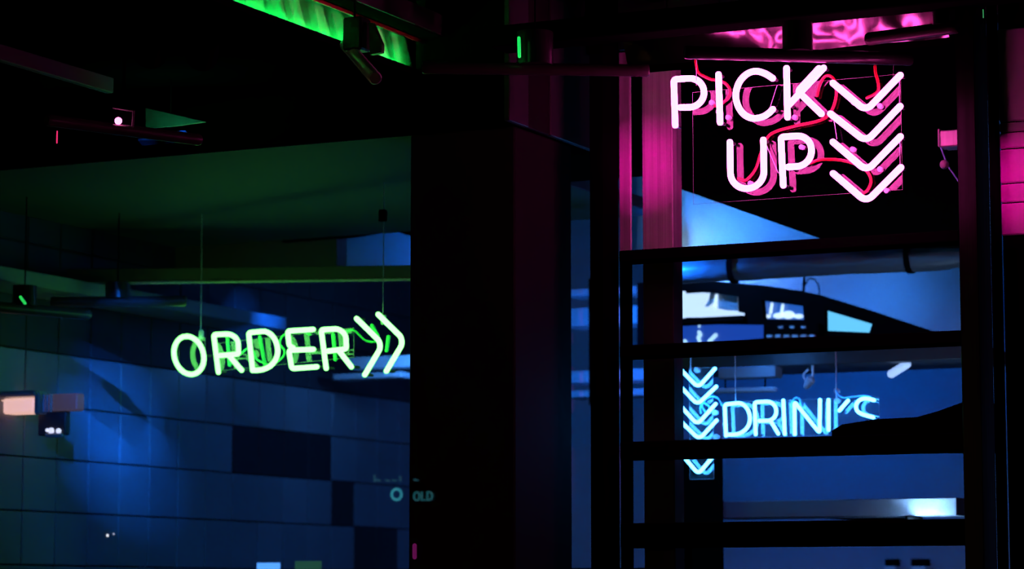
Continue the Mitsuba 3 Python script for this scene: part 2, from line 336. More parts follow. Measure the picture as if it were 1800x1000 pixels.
for a, b, c, d in ((1581, 142, 1581.5, 182), (1582, 246, 1582.5, 290), (1466, 212, 1471, 244), (1366, 150, 1352, 194), (1345, 250, 1368, 304)):
    put('tie_wire', tube([on_y(a, b, YS + .02), on_y(c, d, YS + .02)], .0016, 6), 'mat_clip', pk)
for a, b in ((1250, 180), (1279, 206), (1408, 258), (1546, 186), (1498, 262), (1546, 297), (1558, 335), (1500, 180), (1318, 322), (1396, 206), (1262, 196)):
    c = on_y(a, b, YS + .03); put('clip', cyl(c, c + np.array([0, .018, 0]), .009, 12), 'mat_clip', pk, smooth=40)

# ---- ORDER (green), hung a little skewed
OL, OR_ = on_z(355, 375, ZC), on_z(675, 320, ZC)
UO = OR_ - OL; UO[2] = 0; UO /= np.linalg.norm(UO); NO = np.array([-UO[1], UO[0], 0]); NO = NO if NO[1] > 0 else -NO
od = thing('order_sign', 'green neon sign reading ORDER with two chevrons pointing right', 'neon sign')
order = [
 ('letter_o', 'neon letter O', [ring(332.2, 624.5, 26, 33.5, 4)]),
 ('letter_r', 'first neon letter R', [path([(384, 654), (375.8, 588), (418, 586.5), (419.5, 622), (387, 624.8)], [4, 20, 3]), path([(402, 624.5), (425, 650.5)])]),
 ('letter_d', 'neon letter D', [path([(444, 651), (436.8, 584.6), (485, 580), (491, 648), (447, 651)], [4, 36, 36])]),
 ('letter_e', 'neon letter E', [path([(550.5, 579), (505.5, 581.8), (508.5, 608), (515, 611)], [4, 4]), path([(551, 614), (508, 615.5), (513, 647.8), (557, 644.6)], [4, 4])]),
 ('letter_r', 'second neon letter R', [path([(573.3, 647), (564.6, 579.6), (607, 577), (609, 613), (577, 617)], [4, 20, 4]), path([(596, 617), (617.5, 644.5)])]),
 ('chevron', 'neon chevron', [path([(627, 560), (673, 605), (641.4, 658.5)], [14])]),
 ('chevron', 'neon chevron', [path([(664.6, 552.6), (711, 598), (679, 652)], [14])]),
]
neon(od, order, OL, NO, .0112, GREEN, .045, None)
for bx in ((314, 596, 360, 652), (380, 590, 622, 640)):
    pane_at(od, OL, NO, .052, bx, cord=.001)
for pts in ([(470, 648), (482, 640), (497, 628), (500, 616), (492, 604), (497, 590), (510, 584), (530, 582), (545, 588)],
            [(606, 588), (612, 581), (622, 580), (632, 589), (642, 598), (656, 601), (668, 598)],
            [(424, 622), (436, 612), (446, 618), (452, 632), (470, 640)]):
    put('cable', tube(spline([on_plane(a, b, OL + NO * .034, NO) for a, b in pts], 6), .0045, 8), 'mat_cable_green', od, smooth=True, label='green-lit high-voltage cable')
for pts in (((400, 592), (404, 642)), ((457, 592), (466, 640)), ((586, 588), (590, 632)), ((654, 572), (664, 590)), ((683, 592), (680, 616))):
    put('tube_return', tube([on_plane(a, b, OL + NO * .05, NO) for a, b in pts], .0085, 10), 'mat_cable_green', od, smooth=True)
for q, (a, b), (c, d) in ((OL, (355, 376), (353, 592)), (OR_, (675, 321), (673, 566))):
    top, bot = on_plane(a, b, OL + NO * .03, NO), on_plane(c, d, OL + NO * .03, NO)
    put('hanging_wire', tube([top, bot], .0024, 6), 'mat_wire', od)
    put('wire_clamp', box(-.011, .011, -.008, .008, -.02, .02).apply_translation(on_plane(c + 1, d - 4, OL + NO * .03, NO)), 'mat_clip', od)
put('wire_adjuster', box(-.016, .016, -.012, .012, -.025, .025).apply_translation(on_plane(673, 379, OL + NO * .03, NO)), 'mat_black', od)

# ---- DRINKS (blue), partly dark: the K and S are lit only in their upper halves
YD = 10.45; PD = [0, YD, 0]
dk = thing('drinks_sign', 'cyan blue neon sign reading DRINKS with K and S half dark and chevrons pointing down', 'neon sign')
drinks = [
 ('chevron', 'neon chevron', [path([(1196, 649), (1227, 681), (1256.5, 648)], [9])]),
 ('chevron', 'neon chevron', [path([(1196, 679), (1226, 711), (1259, 679.5)], [9])]),
 ('chevron', 'neon chevron', [path([(1196, 713), (1226, 746), (1258, 710)], [9])]),
 ('chevron', 'neon chevron', [path([(1196, 740), (1229, 772), (1259.5, 738.8)], [9])]),
 ('chevron', 'neon chevron', [path([(1204.5, 806), (1227.5, 833), (1250.5, 805.5)], [8])]),
 ('letter_d', 'neon letter D', [path([(1276.3, 765.5), (1274, 711), (1317, 706), (1320, 763), (1280, 764)], [4, 30, 30])]),
 ('letter_r', 'neon letter R', [path([(1328.3, 763), (1326.5, 707), (1364, 704.5), (1365, 739), (1334.5, 739.8)], [4, 18, 16]), path([(1354, 739), (1367.8, 762)])]),
 ('letter_i', 'neon letter I', [path([(1376.8, 704), (1379.3, 762.5)])]),
 ('letter_n', 'neon letter N', [path([(1397.3, 763), (1396.5, 706), (1440.8, 761), (1441.5, 703)], [5, 5])]),
 ('letter_k', 'neon letter K, lit only along its stem and upper arm', [path([(1456.5, 703), (1456.5, 755.5)]), path([(1490.5, 704), (1475.5, 721.5)])]),
 ('letter_s', 'neon letter S, lit only in its upper half', [spline([(1536.5, 703.5), (1527, 701), (1517, 700.8), (1509, 705), (1505, 713), (1507, 722), (1516, 728), (1535, 733.5)], 5)]),
]
neon(dk, drinks, PD, NY, .0078, CYAN, .04, None)
put('hanging_wire', tube([on_y(1214, 600, YD + .03), on_y(1214, 650, YD + .04)], .002, 6), 'mat_wire', dk)
pane_at(dk, PD, NY, .045, (1212, 646, 1254, 842), m='mat_pane_thick'); pane_at(dk, PD, NY, .045, (1270, 702, 1546, 766), m='mat_pane_thick')
for pts in ([(1240, 724), (1234, 714), (1238, 704), (1250, 697), (1262, 700), (1269, 712)], [(1232, 726), (1231, 716), (1236, 708), (1246, 714), (1248, 726)],
            [(1470, 686), (1473, 692), (1481, 698), (1496, 697), (1516, 695), (1530, 697)], [(1394, 716), (1393, 704), (1400, 698), (1406, 702), (1407, 712)]):
    put('cable', tube(spline([on_y(a, b, YD + .03) for a, b in pts], 6), .004, 8), 'mat_cable_blue', dk, smooth=True, label='blue-lit high-voltage cable')
hz = on_y(1469, 600, YD + .03)[2]
put('hanging_rail', box(on_y(1150, 600, YD)[0], on_y(1722, 600, YD)[0], YD + .015, YD + .045, hz - .01, hz + .015), 'mat_black', dk)
for px in (1165, 1718): rod(dk, [on_y(px, 600, YD)[0], YD + .03, hz])
put('hanging_wire', tube([on_y(1469, 600, YD + .03), on_y(1470, 686, YD + .03), on_y(1471, 701, YD + .03)], .003, 6), 'mat_wire', dk)
put('hanging_wire', tube([on_y(1292, 600, YD + .03), on_y(1293, 705, YD + .03)], .002, 6), 'mat_wire', dk)
for a, b in ((1470, 687), (1471, 704), (1224, 650), (1256, 725), (1258, 768)):
    c = on_y(a, b, YD + .03); put('clip', cyl(c, c + np.array([0, .02, 0]), .012, 12), 'mat_clip', dk, smooth=40)


# ================================================================ DUCTS AND FOIL
def duct(P0, P1, r, seed, amp, fx, pleat=0, n=220, m=36):
    """A crinkled foil duct: a tube whose skin is pushed in and out by folds."""
    P0, P1 = np.asarray(P0, float), np.asarray(P1, float); L = np.linalg.norm(P1 - P0); u = (P1 - P0) / L
    v = np.cross(u, [0, 0, 1.0]); v /= np.linalg.norm(v); w = np.cross(v, u)
    s, a = np.meshgrid(np.linspace(0, L, n), np.arange(m) * 2 * np.pi / m, indexing='ij')
    q = np.stack([s * fx + a * 0, np.cos(a) * 1.3 + s * fx * .35, np.sin(a) * 1.3], -1)
    d = amp * (meshkit.fbm(q, 3, seed) * 2 - 1) + (pleat * np.cos(s * 2 * np.pi / .035) if pleat else 0)
    rad = r + d
    V = P0 + s[..., None] * u + rad[..., None] * (np.cos(a)[..., None] * v + np.sin(a)[..., None] * w)
    i, j = np.meshgrid(np.arange(n - 1), np.arange(m), indexing='ij')
    f = np.stack([i * m + j, i * m + (j + 1) % m, (i + 1) * m + (j + 1) % m, (i + 1) * m + j], -1).reshape(-1, 4)
    V = np.vstack([V.reshape(-1, 3), P0[None], P1[None]]); jj = np.arange(m)
    F = np.vstack([f[:, [0, 1, 2]], f[:, [0, 2, 3]], np.stack([jj * 0 + len(V) - 2, (jj + 1) % m, jj], 1), np.stack([jj * 0 + len(V) - 1, (n - 1) * m + jj, (n - 1) * m + (jj + 1) % m], 1)])
    t = trimesh.Trimesh(V, F, process=False)
    if t.volume < 0: t.invert()
    return t
# foil-clad duct above the PICK UP sign: its crumpled sloping face mirrors the letters
def crumpled(x0, x1, y, zlo, zhi, slope, n=300, m=24, depth=.12):
    X, Zz = np.meshgrid(np.linspace(x0, x1, n), np.linspace(zlo, zhi, m), indexing='ij')
    q = np.stack([X * 6.5, Zz * 8, Zz * 0], -1)
    d = .036 * (meshkit.fbm(q * .8, 2, 5) - .5) + .003 * (meshkit.noise(q * 3.1, 9) - .5)
    Yf = y + (zhi - Zz) * slope + d
    front = np.stack([X, Yf, Zz], -1).reshape(-1, 3); back = np.stack([X, 0 * X + y + (zhi - zlo) * slope + depth, Zz], -1).reshape(-1, 3)
    i, j = np.meshgrid(np.arange(n - 1), np.arange(m - 1), indexing='ij'); f = np.stack([i * m + j, (i + 1) * m + j, (i + 1) * m + j + 1, i * m + j + 1], -1).reshape(-1, 4)
    t1 = trimesh.Trimesh(front, np.vstack([f[:, [0, 1, 2]], f[:, [0, 2, 3]]]), process=False)
    if t1.face_normals[:, 1].mean() > 0: t1.invert()
    return join(t1, trimesh.Trimesh(back, t1.faces[:, ::-1], process=False))
za_, zb_ = on_y(1400, 88, 8.72)[2], on_y(1400, 18, 8.72)[2]
k = thing('foil_duct', 'crumpled silver foil duct glowing pink above the PICK UP sign', 'duct')
put('duct_body', crumpled(on_y(1100, 75, 8.72)[0], on_y(1664, 40, 8.72)[0], 8.66, za_, zb_, .62), 'mat_foil', k, smooth=True)
rod(k, [on_y(1300, 20, 8.8)[0], 8.8, zb_ - .03])
# silver duct behind the shelf, lit blue
a, b = on_y(1184, 475, 11.4), on_y(1704, 460, 11.4); zc = on_y(1440, 462, 11.4)[2]
k = thing('foil_duct', 'crinkled foil duct lit blue just under the upper shelf rail', 'duct')
rod(k, [on_y(1190, 460, 11.4)[0], 11.4, zc]); rod(k, [on_y(1697, 460, 11.4)[0], 11.4, zc])
put('duct_body', duct([a[0], 11.4, zc], [b[0], 11.4, zc], .060, 8, .012, 5.0), 'mat_duct', k, smooth=True)
for p in (1290, 1600):
    x = on_y(p, 460, 11.4)[0]; put('strap', cyl([x - .012, 11.4, zc], [x + .012, 11.4, zc], .072, 40), 'mat_black', k, smooth=40)

# pleated foil facing in the raised ceiling: folds lit from an added cove strip below
def pleats(y0, y1, z0, z1, x, n=260, m=14):
    Y, Zz = np.meshgrid(np.linspace(y0, y1, n), np.linspace(z0, z1, m), indexing='ij')
    s = Y + (Zz - z0) * .55
    q = np.stack([s * 9, Zz * 2, Zz * 0], -1)
    d = .026 * (meshkit.fbm(q, 3, 21) - .5) + .010 * np.cos(s * 2 * np.pi / .145) + .003 * np.cos(s * 2 * np.pi / .06 + 1)
    front = np.stack([x + .02 + d, Y, Zz], -1).reshape(-1, 3); back = np.stack([x + 0 * d, Y, Zz], -1).reshape(-1, 3)
    i, j = np.meshgrid(np.arange(n - 1), np.arange(m - 1), indexing='ij'); f = np.stack([i * m + j, (i + 1) * m + j, (i + 1) * m + j + 1, i * m + j + 1], -1).reshape(-1, 4)
    t1 = trimesh.Trimesh(front, np.vstack([f[:, [0, 1, 2]], f[:, [0, 2, 3]]]), process=False)
    if t1.face_normals[:, 0].mean() < 0: t1.invert()
    t2 = trimesh.Trimesh(back, t1.faces[:, ::-1], process=False); return join(t1, t2)
YE = YB - .03
k = thing('foil_facing', 'pleated metal foil strip glowing green at the top left', 'foil strip')
put('foil', pleats(6.6, YE, ZA + .008, ZA + .20, XC0 + .002), 'mat_foil_green', k, smooth=True)
k = thing('cove_light', 'added green cove strip hidden at the lower edge of the foil strip', 'light')  # unseen strip added to light the folds; its lip shields the beam
put('lip', join(box(XC0 + .003, XC0 + .07, 6.6, YE, ZA - .006, ZA + .002, .002), box(XC0 + .066, XC0 + .072, 6.6, YE, ZA, ZA + .018, .001), box(XC0 + .047, XC0 + .072, 6.6, YE, ZA + .015, ZA + .018, .001)), 'mat_black', k)
put('diffuser', quad([XC0 + .046, (7.2 + YE - .1) / 2, ZA + .006], [0, (YE - .1 - 7.2) / 2, 0], np.array([-.6, 0, -.8]) * .005), 'mat_white', k, emit=[.2, 230.0, 22.0], weight=2.5)
# beam along the far edge of the foil: a maroon box with a red pipe below it
xb = XC0 + .065
zb = on_x(700, 58, xb)[2]
k = thing('ceiling_beam', 'maroon ceiling beam with a red pipe along its lower edge beside the green foil', 'beam')
put('beam_body', box(xb, xb + .10, 6.4, on_x(738, 60, xb)[1], zb + .006, zb + .085, .004), 'mat_black', k)
put('side_panel', box(xb + .10, xb + .108, 6.4, on_x(738, 60, xb)[1], zb + .008, zb + .085, .002), 'mat_panel_dim', k)
put('pipe', tube([[xb + .006, 6.4, zb], [xb + .006, on_x(742, 70, xb)[1], zb]], .0075, 12), 'mat_cable_red', k, smooth=40, label='thin red pipe')
xk = -5.6
solo('ceiling_batten', 'board', box(xk - .03, xk, 5.2, on_x(200, 160, xk)[1], on_x(0, 105, xk)[2], ZA + .002, .003), 'mat_panel_dim', 'dim maroon board under the low ceiling at the upper left', 'board')
# small green foil triangle under the low ceiling
kg = k = thing('foil_gusset', 'small triangular sheet of foil lit green under the low ceiling at left', 'foil sheet')
put('sheet', prism_y([(256, 190), (300, 200), (360, 214), (310, 221), (256, 226)], 8.2, .012), 'mat_foil_green', k)
rod(k, on_y(300, 204, 8.206), ZA + .02, .003)

# ================================================================ PIPE LIGHTS (unlit round tubes under black cans)
def pipe_light(p0, p1, d0, r, cans, label, d1=None, top=None, body='mat_tube_body'):
    k = thing('pipe_light', label, 'light fixture', None)
    A = at_d(*p0, d0); B = on_z(*p1, A[2]) if d1 is None else at_d(*p1, d1)
    u = (B - A) / np.linalg.norm(B - A)
    put('tube', tube([A + u * r, B - u * r], r, 24, caps=False), body, k, smooth=40)
    for q, s in ((A, 1), (B, -1)):
        put('end_cap', tube([q, q + u * s * r * .35, q + u * s * r * 1.2], [r * .86, r * 1.03, r * 1.03], 24, caps=False), body, k, smooth=30)
    for (px, ptop, w) in cans:
        t = (px - p0[0]) / (p1[0] - p0[0]); c = A + (B - A) * t; dd = np.dot(c - EYE, FWD)
        rc = w / 2 * dd / FOC; h = (p0[1] + (p1[1] - p0[1]) * t - ptop) * dd / FOC
        put('can', cyl(c + [0, 0, r * .6], c + [0, 0, h], rc, 32), 'mat_black_gloss', k, smooth=40)
        rod(k, c + [0, 0, h - .005], top, .003)
    return k, A, B
def glint(k, px0, py0, px1, py1, d, r, col):  # a thin strip set glowing as a painted glint
    put('indicator_strip', tube([at_d(px0, py0, d), at_d(px1, py1, d)], r, 8), 'mat_glass_dark', k, smooth=True, emit=col, label='small glowing strip for a glint')
pkA = pipe_light((1203, 92), (1603, 104), 9.02, .0225, [(1401, 36, 54)], 'long dark round tube light directly above the PICK UP letters', body='mat_black_gloss')
k2 = pipe_light((742, 119), (1141, 124), 9.3, .0215, [(940, 56, 64)], 'long dim red tube light between the green foil and the PICK UP sign')[0]
k3, A3, B3 = pipe_light((82, 211), (352, 246), 8.9, .020, [(215, 196, 34)], 'tube light lit pink along its edge under the low ceiling at left', top=ZA + .02)
pipe_light((90, 531), (328, 529), 11.9, .024, [(207, 497, 44)], 'tube light with green-lit right end above and left of ORDER')
k5 = pipe_light((-60, 535), (157, 553), 11.2, .024, [(41, 502, 42)], 'tube light cut by the left edge of the picture', top=ZC + .02)[0]
pipe_light((1524, 69), (1684, 47), 9.05, .022, [(1655, 20, 30)], 'short black tube light near the top right post')
k7, A7, B7 = pipe_light((608, 78), (660, 138), 9.15, .0215, [], 'purple tube light pointing at the viewer below the green foil', d1=8.62, body='mat_tube_pale')
c7 = A7 + (B7 - A7) * .30
put('can', box(c7[0] - .036, c7[0] + .036, c7[1] - .02, c7[1] + .05, c7[2] + .012, c7[2] + .125, .006), 'mat_black_gloss', k7)
rod(k7, [c7[0], c7[1], c7[2] + .12])
put('bracket_fin', prism_y([(648, 40), (655, 40), (671, 78), (670, 92), (650, 96)], c7[1] + .01, .02), 'mat_black_gloss', k7)
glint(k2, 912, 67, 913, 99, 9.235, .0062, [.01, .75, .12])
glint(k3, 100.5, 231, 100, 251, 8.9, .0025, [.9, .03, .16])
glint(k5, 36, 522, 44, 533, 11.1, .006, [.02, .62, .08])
for (a, b, c, d, y, r, col, lab) in ((729, 959, 729, 979, 8.598, .0085, [.10, .005, .06], 'small dim magenta glow strip on the black column near the bottom'), (1728, 17, 1728.5, 31, 8.858, .002, [.03, .25, .08], 'tiny green glow strip at the top of the right post')):  # thin strips set glowing for small coloured glints
    put('indicator_strip', tube([on_y(a, b, y), on_y(c, d, y)], r, 8), 'mat_glass_dark', smooth=True, emit=col, label=lab, category='glow strip')
# wires that carry the PICK UP sign from the tube light
for px in (1224, 1570):
    t = (px - 1203) / 400; q = pkA[1] + (pkA[2] - pkA[1]) * t; e_ = on_y(px, 150, YS + .048)
    put('hanging_wire', tube([q - [0, 0, .024], e_], .0012, 6), 'mat_wire', pk)

# bracket above the left tube light; its glowing ball stands in for reflected neon
k = thing('bracket_lamp', 'small square bracket with a glowing pink ball for a reflection in its corner', 'light')
for (a, b, c, d) in ((199, 189, 235, 195), (235, 195, 233, 223), (233, 223, 200, 220)):
    put('bracket', tube([at_d(a, b, 8.8), at_d(c, d, 8.8)], .0042, 8), 'mat_edge', k, smooth=40)
put('back_plate', prism_y([(199, 189), (235, 195), (233, 223), (200, 220)], at_d(216, 206, 8.85)[1], .01), 'mat_black', k)
c = at_d(208, 212.5, 8.79); put('bulb', trimesh.creation.icosphere(2, .0125).apply_translation(c), 'mat_white', k, smooth=True, emit=[6.0, .75, 2.6])  # ball glows in place of the reflected pink spot
rod(k, at_d(216, 192, 8.8), ZA + .02, .003)

# ================================================================ LEFT BACKGROUND
# long box duct along the tile wall
xs = XW + .28
yb = on_x(504, 560, xs)[1]
z1, z0_ = on_x(504, 558, xs)[2], on_x(504, 580, xs)[2]
solo('box_duct', 'duct_body', box(XW + .002, xs, 9.0, yb, z0_, z1, .004), 'mat_navy', 'long blue-lit box duct running back above the word ORDER', 'duct')
# blue-lit ledges right of the chevrons
for (a, b, c, d, lab) in ((613, 625.5, 735, 646.5, 'blue-lit steel ledge with a bright end behind the ORDER chevrons'), (585, 655, 705, 665, 'thin dim blue ledge below the ORDER chevrons')):
    k = thing('steel_ledge', lab, 'ledge'); put('ledge_body', pbox(a, b, c, d, 12.3, .12), 'mat_white', k)
    if d > 650: put('strap', pbox(694, 647.5, 700, d - 1, 12.405, .015), 'mat_black', k)
    if d < 650: rod(k, on_y(731, 630, 12.36))
# warm light box at the left edge
k = thing('warm_light', 'warm cream light box at the left edge of the picture', 'light')
yw = 9.6
put('diffuser', pbox(-22, 700, 58, 727, yw, .10, .01), 'mat_white', k, emit=[.78, .44, .33])
put('top_rim', pbox(-22, 687, 62, 697, yw - .02, .10, .008), 'mat_edge', k)
put('end_cap', pbox(58.5, 690, 69, 728, yw - .01, .12, .008), 'mat_edge', k)
put('arm', pbox(69.5, 692, 135, 722, yw + .03, .06, .006), 'mat_charcoal', k, emit=[.04, .03, .05])  # arm set glowing faintly for the light smeared beside the box
put('wall_plate', box(XW, on_y(-20, 700, yw)[0], yw + .02, yw + .08, on_y(-20, 724, yw)[2], on_y(-20, 700, yw)[2]), 'mat_black', k)
for x in (74, 80, 87): put('arm_ridge', pbox(x, 693, x + 2.5, 724, yw + .015, .015, .002), 'mat_clip', k)
put('drop_bracket', pbox(66, 722.5, 115, 765, yw + .05, .04, .006), 'mat_charcoal', k)
k = thing('bulb_pair', 'small white blurred bulbs below the warm light box', 'light')
for (a, b, r) in ((90, 757, .014), (103, 757.5, .012), (83, 756, .008)):
    put('bulb', trimesh.creation.icosphere(2, r).apply_translation(on_y(a, b, yw + .045)), 'mat_white', k, smooth=True, emit=[.72, .74, .9])
put('socket', tube([on_y(83, 765, yw + .045), on_y(108, 765, yw + .045)], .01, 10), 'mat_edge', k, smooth=40)
for (a, b, r, L, lab) in ((189, 941, .006, 1.0, 'larger of two tiny white lights low on the tile wall'), (200, 938.5, .004, .5, 'smaller of two tiny white lights low on the tile wall')):
    put('pin_light', trimesh.creation.icosphere(2, r).apply_translation(on_x(a, b, XW + .005)), 'mat_white', smooth=True, emit=[L, L, L], label=lab, category='light')
# counter just under the picture with two lit tags
zt = on_y(490, 1002, 10.9)[2]
struct('counter', box(XW, XC0 + .1, 10.7, 11.3, 0, zt), 'mat_black', 'dark counter below the frame')
for (a, b, c, d, col, lab) in ((451, 989, 491, 1001, [.10, .40, 1.2], 'small bright blue lit tag at the bottom edge'), (518, 986, 564, 1001, [.012, .06, .035], 'small dim green lit tag at the bottom edge')):
    k = thing('lit_tag', lab, 'tag light')
    put('face', pbox(a, b, c, d, 10.9, .01, .002), 'mat_glass_dark', k, emit=col); put('stand', pbox(a + 6, b + 2, c - 6, 1003, 10.915, .03, .002), 'mat_black', k)
# glass screen close to the viewer with small teal lettering
yg = 6.2
k = thing('glass_screen', 'clear glass screen with small blurred teal lettering in front of the black column', 'glass screen')
c0, c1 = on_y(560, 1010, yg), on_y(830, 800, yg)
put('glass', quad([(c0[0] + c1[0]) / 2, yg, (c0[2] + c1[2]) / 2], [(c1[0] - c0[0]) / 2, 0, 0], [0, 0, (c1[2] - c0[2]) / 2]), 'mat_pane', k)
put('base_channel', box(c0[0], c1[0], yg - .02, yg + .02, c0[2] - .03, c0[2], .003), 'mat_black', k)
TEAL = [.02, .20, .26]
put('leg', box(c0[0] + .05, c0[0] + .09, yg - .02, yg + .02, 0, c0[2] - .03), 'mat_black', k); put('leg', box(c1[0] - .09, c1[0] - .05, yg - .02, yg + .02, 0, c0[2] - .03), 'mat_black', k)
P = np.array([on_y(697 + 8.5 * math.cos(t), 869 + 9.5 * math.sin(t), yg - .004) for t in np.linspace(0, 2 * math.pi, 28)])
put('letter_o', tube(P, .0032, 8), 'mat_white', k, smooth=True, emit=TEAL, label='teal letter O')
tm = meshkit.text_mesh('OLD', .023, .002); c = on_y(726, 880, yg - .006); v = tm.vertices
tm.vertices = np.stack([c[0] + v[:, 0] * .93, c[1] - v[:, 2], c[2] + v[:, 1]], 1)
put('lettering', tm, 'mat_white', k, emit=[.009, .09, .11], label='teal letters OLD')
for (a, b, c, d) in ((658, 836, 659, 846), (662, 843, 668, 845), (678, 844, 684, 845), (690, 844, 696, 845), (703, 838, 704, 845), (728, 843, 734, 844)):
    put('mark', tube([on_y(a, b, yg - .004), on_y(c, d, yg - .004)], .0022, 6), 'mat_white', k, smooth=True, emit=[.008, .05, .07])
# recess right of the bulkhead with a cable
solo('cable', 'cable_body', tube(spline([on_y(a, b, 10.955) for a, b in ((500, 424), (560, 419), (620, 414), (660, 408), (690, 402), (712, 408), (740, 416))], 6), .011, 10), 'mat_black', 'black cable sagging over the blue recess left of the column', 'cable', True)
solo('recess_panel', 'panel_body', pbox(570, 396, 780, 478, 11.7, .04), 'mat_wall', 'blue-lit panel in the recess above the green rail beside the column', 'panel')
rod('recess_panel', on_y(770, 400, 11.72))

# ================================================================ KITCHEN BEHIND THE PARTITION
# shaped black canopy with openings that glow in place of reflections
YF = 12.0
outline = [(1120, 497), (1200, 494), (1256, 494), (1340, 501), (1413, 512), (1440, 518), (1480, 530), (1524, 543.5), (1580, 562), (1640, 582), (1720, 586), (1720, 612), (1180, 612), (1120, 612)]
holes = [[(1190, 509.5), (1246, 513.5), (1297, 521), (1298, 548), (1309, 550), (1308, 557), (1206, 558), (1204, 566), (1190, 566)],
         [(1339, 527.5), (1411, 537), (1413, 562), (1342, 560.5)], [(1449, 544.5), (1533, 569.5), (1528, 584.5), (1449.5, 581)],
         [(1190, 568), (1342, 569.5), (1342, 594), (1262, 602), (1190, 602.5)]]
def P2(p): q = on_y(*p, YF); return (q[0], q[2])
g = Polygon([P2(p) for p in outline], [[P2(p) for p in h] for h in holes]).buffer(0)
m = trimesh.creation.extrude_polygon(g, .05, engine='earcut'); v = m.vertices.copy(); m.vertices = np.stack([v[:, 0], YF + .05 - v[:, 2], v[:, 1]], 1)
if m.volume < 0: m.invert()
cn = thing('canopy', 'black curved canopy front with three bright lit openings over the DRINKS sign', 'canopy')
put('front_panel', m, 'mat_black', cn)
rod(cn, on_y(1165, 500, YF + .025)); rod(cn, on_y(1715, 588, YF + .025))
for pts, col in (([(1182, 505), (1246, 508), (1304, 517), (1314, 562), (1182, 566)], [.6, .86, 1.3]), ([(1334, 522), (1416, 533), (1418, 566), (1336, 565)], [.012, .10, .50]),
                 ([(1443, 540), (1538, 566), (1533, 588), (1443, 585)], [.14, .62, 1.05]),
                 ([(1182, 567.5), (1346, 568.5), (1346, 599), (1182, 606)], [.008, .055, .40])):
    put('lit_pane', prism_y(pts, YF + .085, .01, True), 'mat_glass_dark', cn, emit=col, label='glowing pane in place of bright reflections')  # emission stands in for light mirrored behind the openings
    put('pane_back', prism_y(pts, YF + .097, .01), 'mat_black', cn)
put('sill', box(on_y(1180, 560, YF)[0], on_y(1310, 560, YF)[0], YF - .03, YF + .1, on_y(1250, 567.5, YF)[2], on_y(1250, 558, YF)[2], .003), 'mat_black', cn)
# cards and glowing shapes put in the openings
yb_ = YF + .07
for (pts, lab) in (([(1249, 512), (1257, 516), (1255, 530), (1245, 538), (1239, 539), (1246, 527)], None), ([(1262, 515), (1296, 519), (1297, 546), (1276, 545), (1262, 542)], None)):
    put('backing_card', prism_y(pts, yb_, .01), 'mat_wall', cn)
for (a, b, c, d, w) in ((1259, 520, 1256.5, 540, 4), (1342, 533, 1344, 545, 4.5), (1357, 534, 1354.5, 550, 4), (1376, 536, 1373.5, 553, 4)):
    put('tube_lamp', tube([on_y(a, b, yb_ - .01), on_y(c, d, yb_ - .01)], w / 2 * 13.2 / FOC * 1.25, 10), 'mat_white', cn, smooth=True, emit=[.7, .95, 1.2])
for (a, b, rx, rz) in ((1349, 556, 6, 3.2), (1369, 555, 10, 5), (1386, 553.5, 11, 7), (1404, 556, 8, 4)):
    s_ = trimesh.creation.icosphere(2, 1.0); s_.apply_scale([rx * 13.2 / FOC, .02, rz * 13.2 / FOC]); s_.apply_translation(on_y(a, b, yb_ - .005)); put('glow_globe', s_, 'mat_white', cn, smooth=True, emit=[.7, .95, 1.2])
for (a, b, c, d, w) in ((1229, 572, 1229, 574, 4), (1229, 584, 1231, 589, 7), (1227, 593, 1230, 600, 6), (1247, 600, 1258, 589, 7), (1204, 599, 1205, 602, 6)):
    put('hook_lamp', tube([on_y(a, b, yb_), on_y(c, d, yb_)], w / 2 * 13.2 / FOC, 10), 'mat_white', cn, smooth=True, emit=[.45, .8, 1.1])  # hanging hardware set glowing for its bright specks
vent = thing('vent_grille', 'dark slotted vent grille beside the lit openings', 'vent')
put('vent_body', pbox(1342, 570, 1440, 588, YF - .03, .029), 'mat_black', vent)
for i in range(6): put('slot', pbox(1347 + i * 15, 588, 1357 + i * 15, 593.5, YF - .03, .028, .002), 'mat_white', vent)
for i in range(3): put('slot', pbox(1368 + i * 20, 573, 1376 + i * 20, 577, YF - .035, .006, .001), 'mat_white', vent)

# panels lit by the added battens
struct('panel_wedge', prism_y([(1130, 470), (1250, 470), (1700, 452), (1705, 600), (1130, 600)], 12.6, .05), 'mat_wall', 'pale panel over the canopy lit blue')
struct('panel_upper', prism_y([(1120, 300), (1500, 300), (1500, 462), (1120, 462)], 11.9, .05), 'mat_wall', 'white panel lit bright blue under the black sloping bulkhead')
struct('bulkhead_kitchen', prism_y([(1100, 60), (1730, 60), (1730, 433), (1480, 434), (1440, 419), (1200, 334), (1100, 299)], 11.1, .06), 'mat_black', 'black sloping bulkhead behind the PICK UP sign')
# cables on the bright wedge
solo('cable', 'cable_body', tube(spline([on_y(a, b, 12.05) for a, b in ((1414, 484), (1413, 500), (1412, 516))], 6), .007, 8), 'mat_black', 'short straight dark cable over the bright blue panel above the canopy', 'cable', True)
solo('cable', 'cable_body', tube(spline([on_y(a, b, 12.05) for a, b in ((1416, 500), (1421, 491), (1429, 490), (1437, 498), (1440, 508), (1440, 518))], 6), .004, 8), 'mat_black', 'looped thin cable over the bright blue panel above the canopy', 'cable', True)
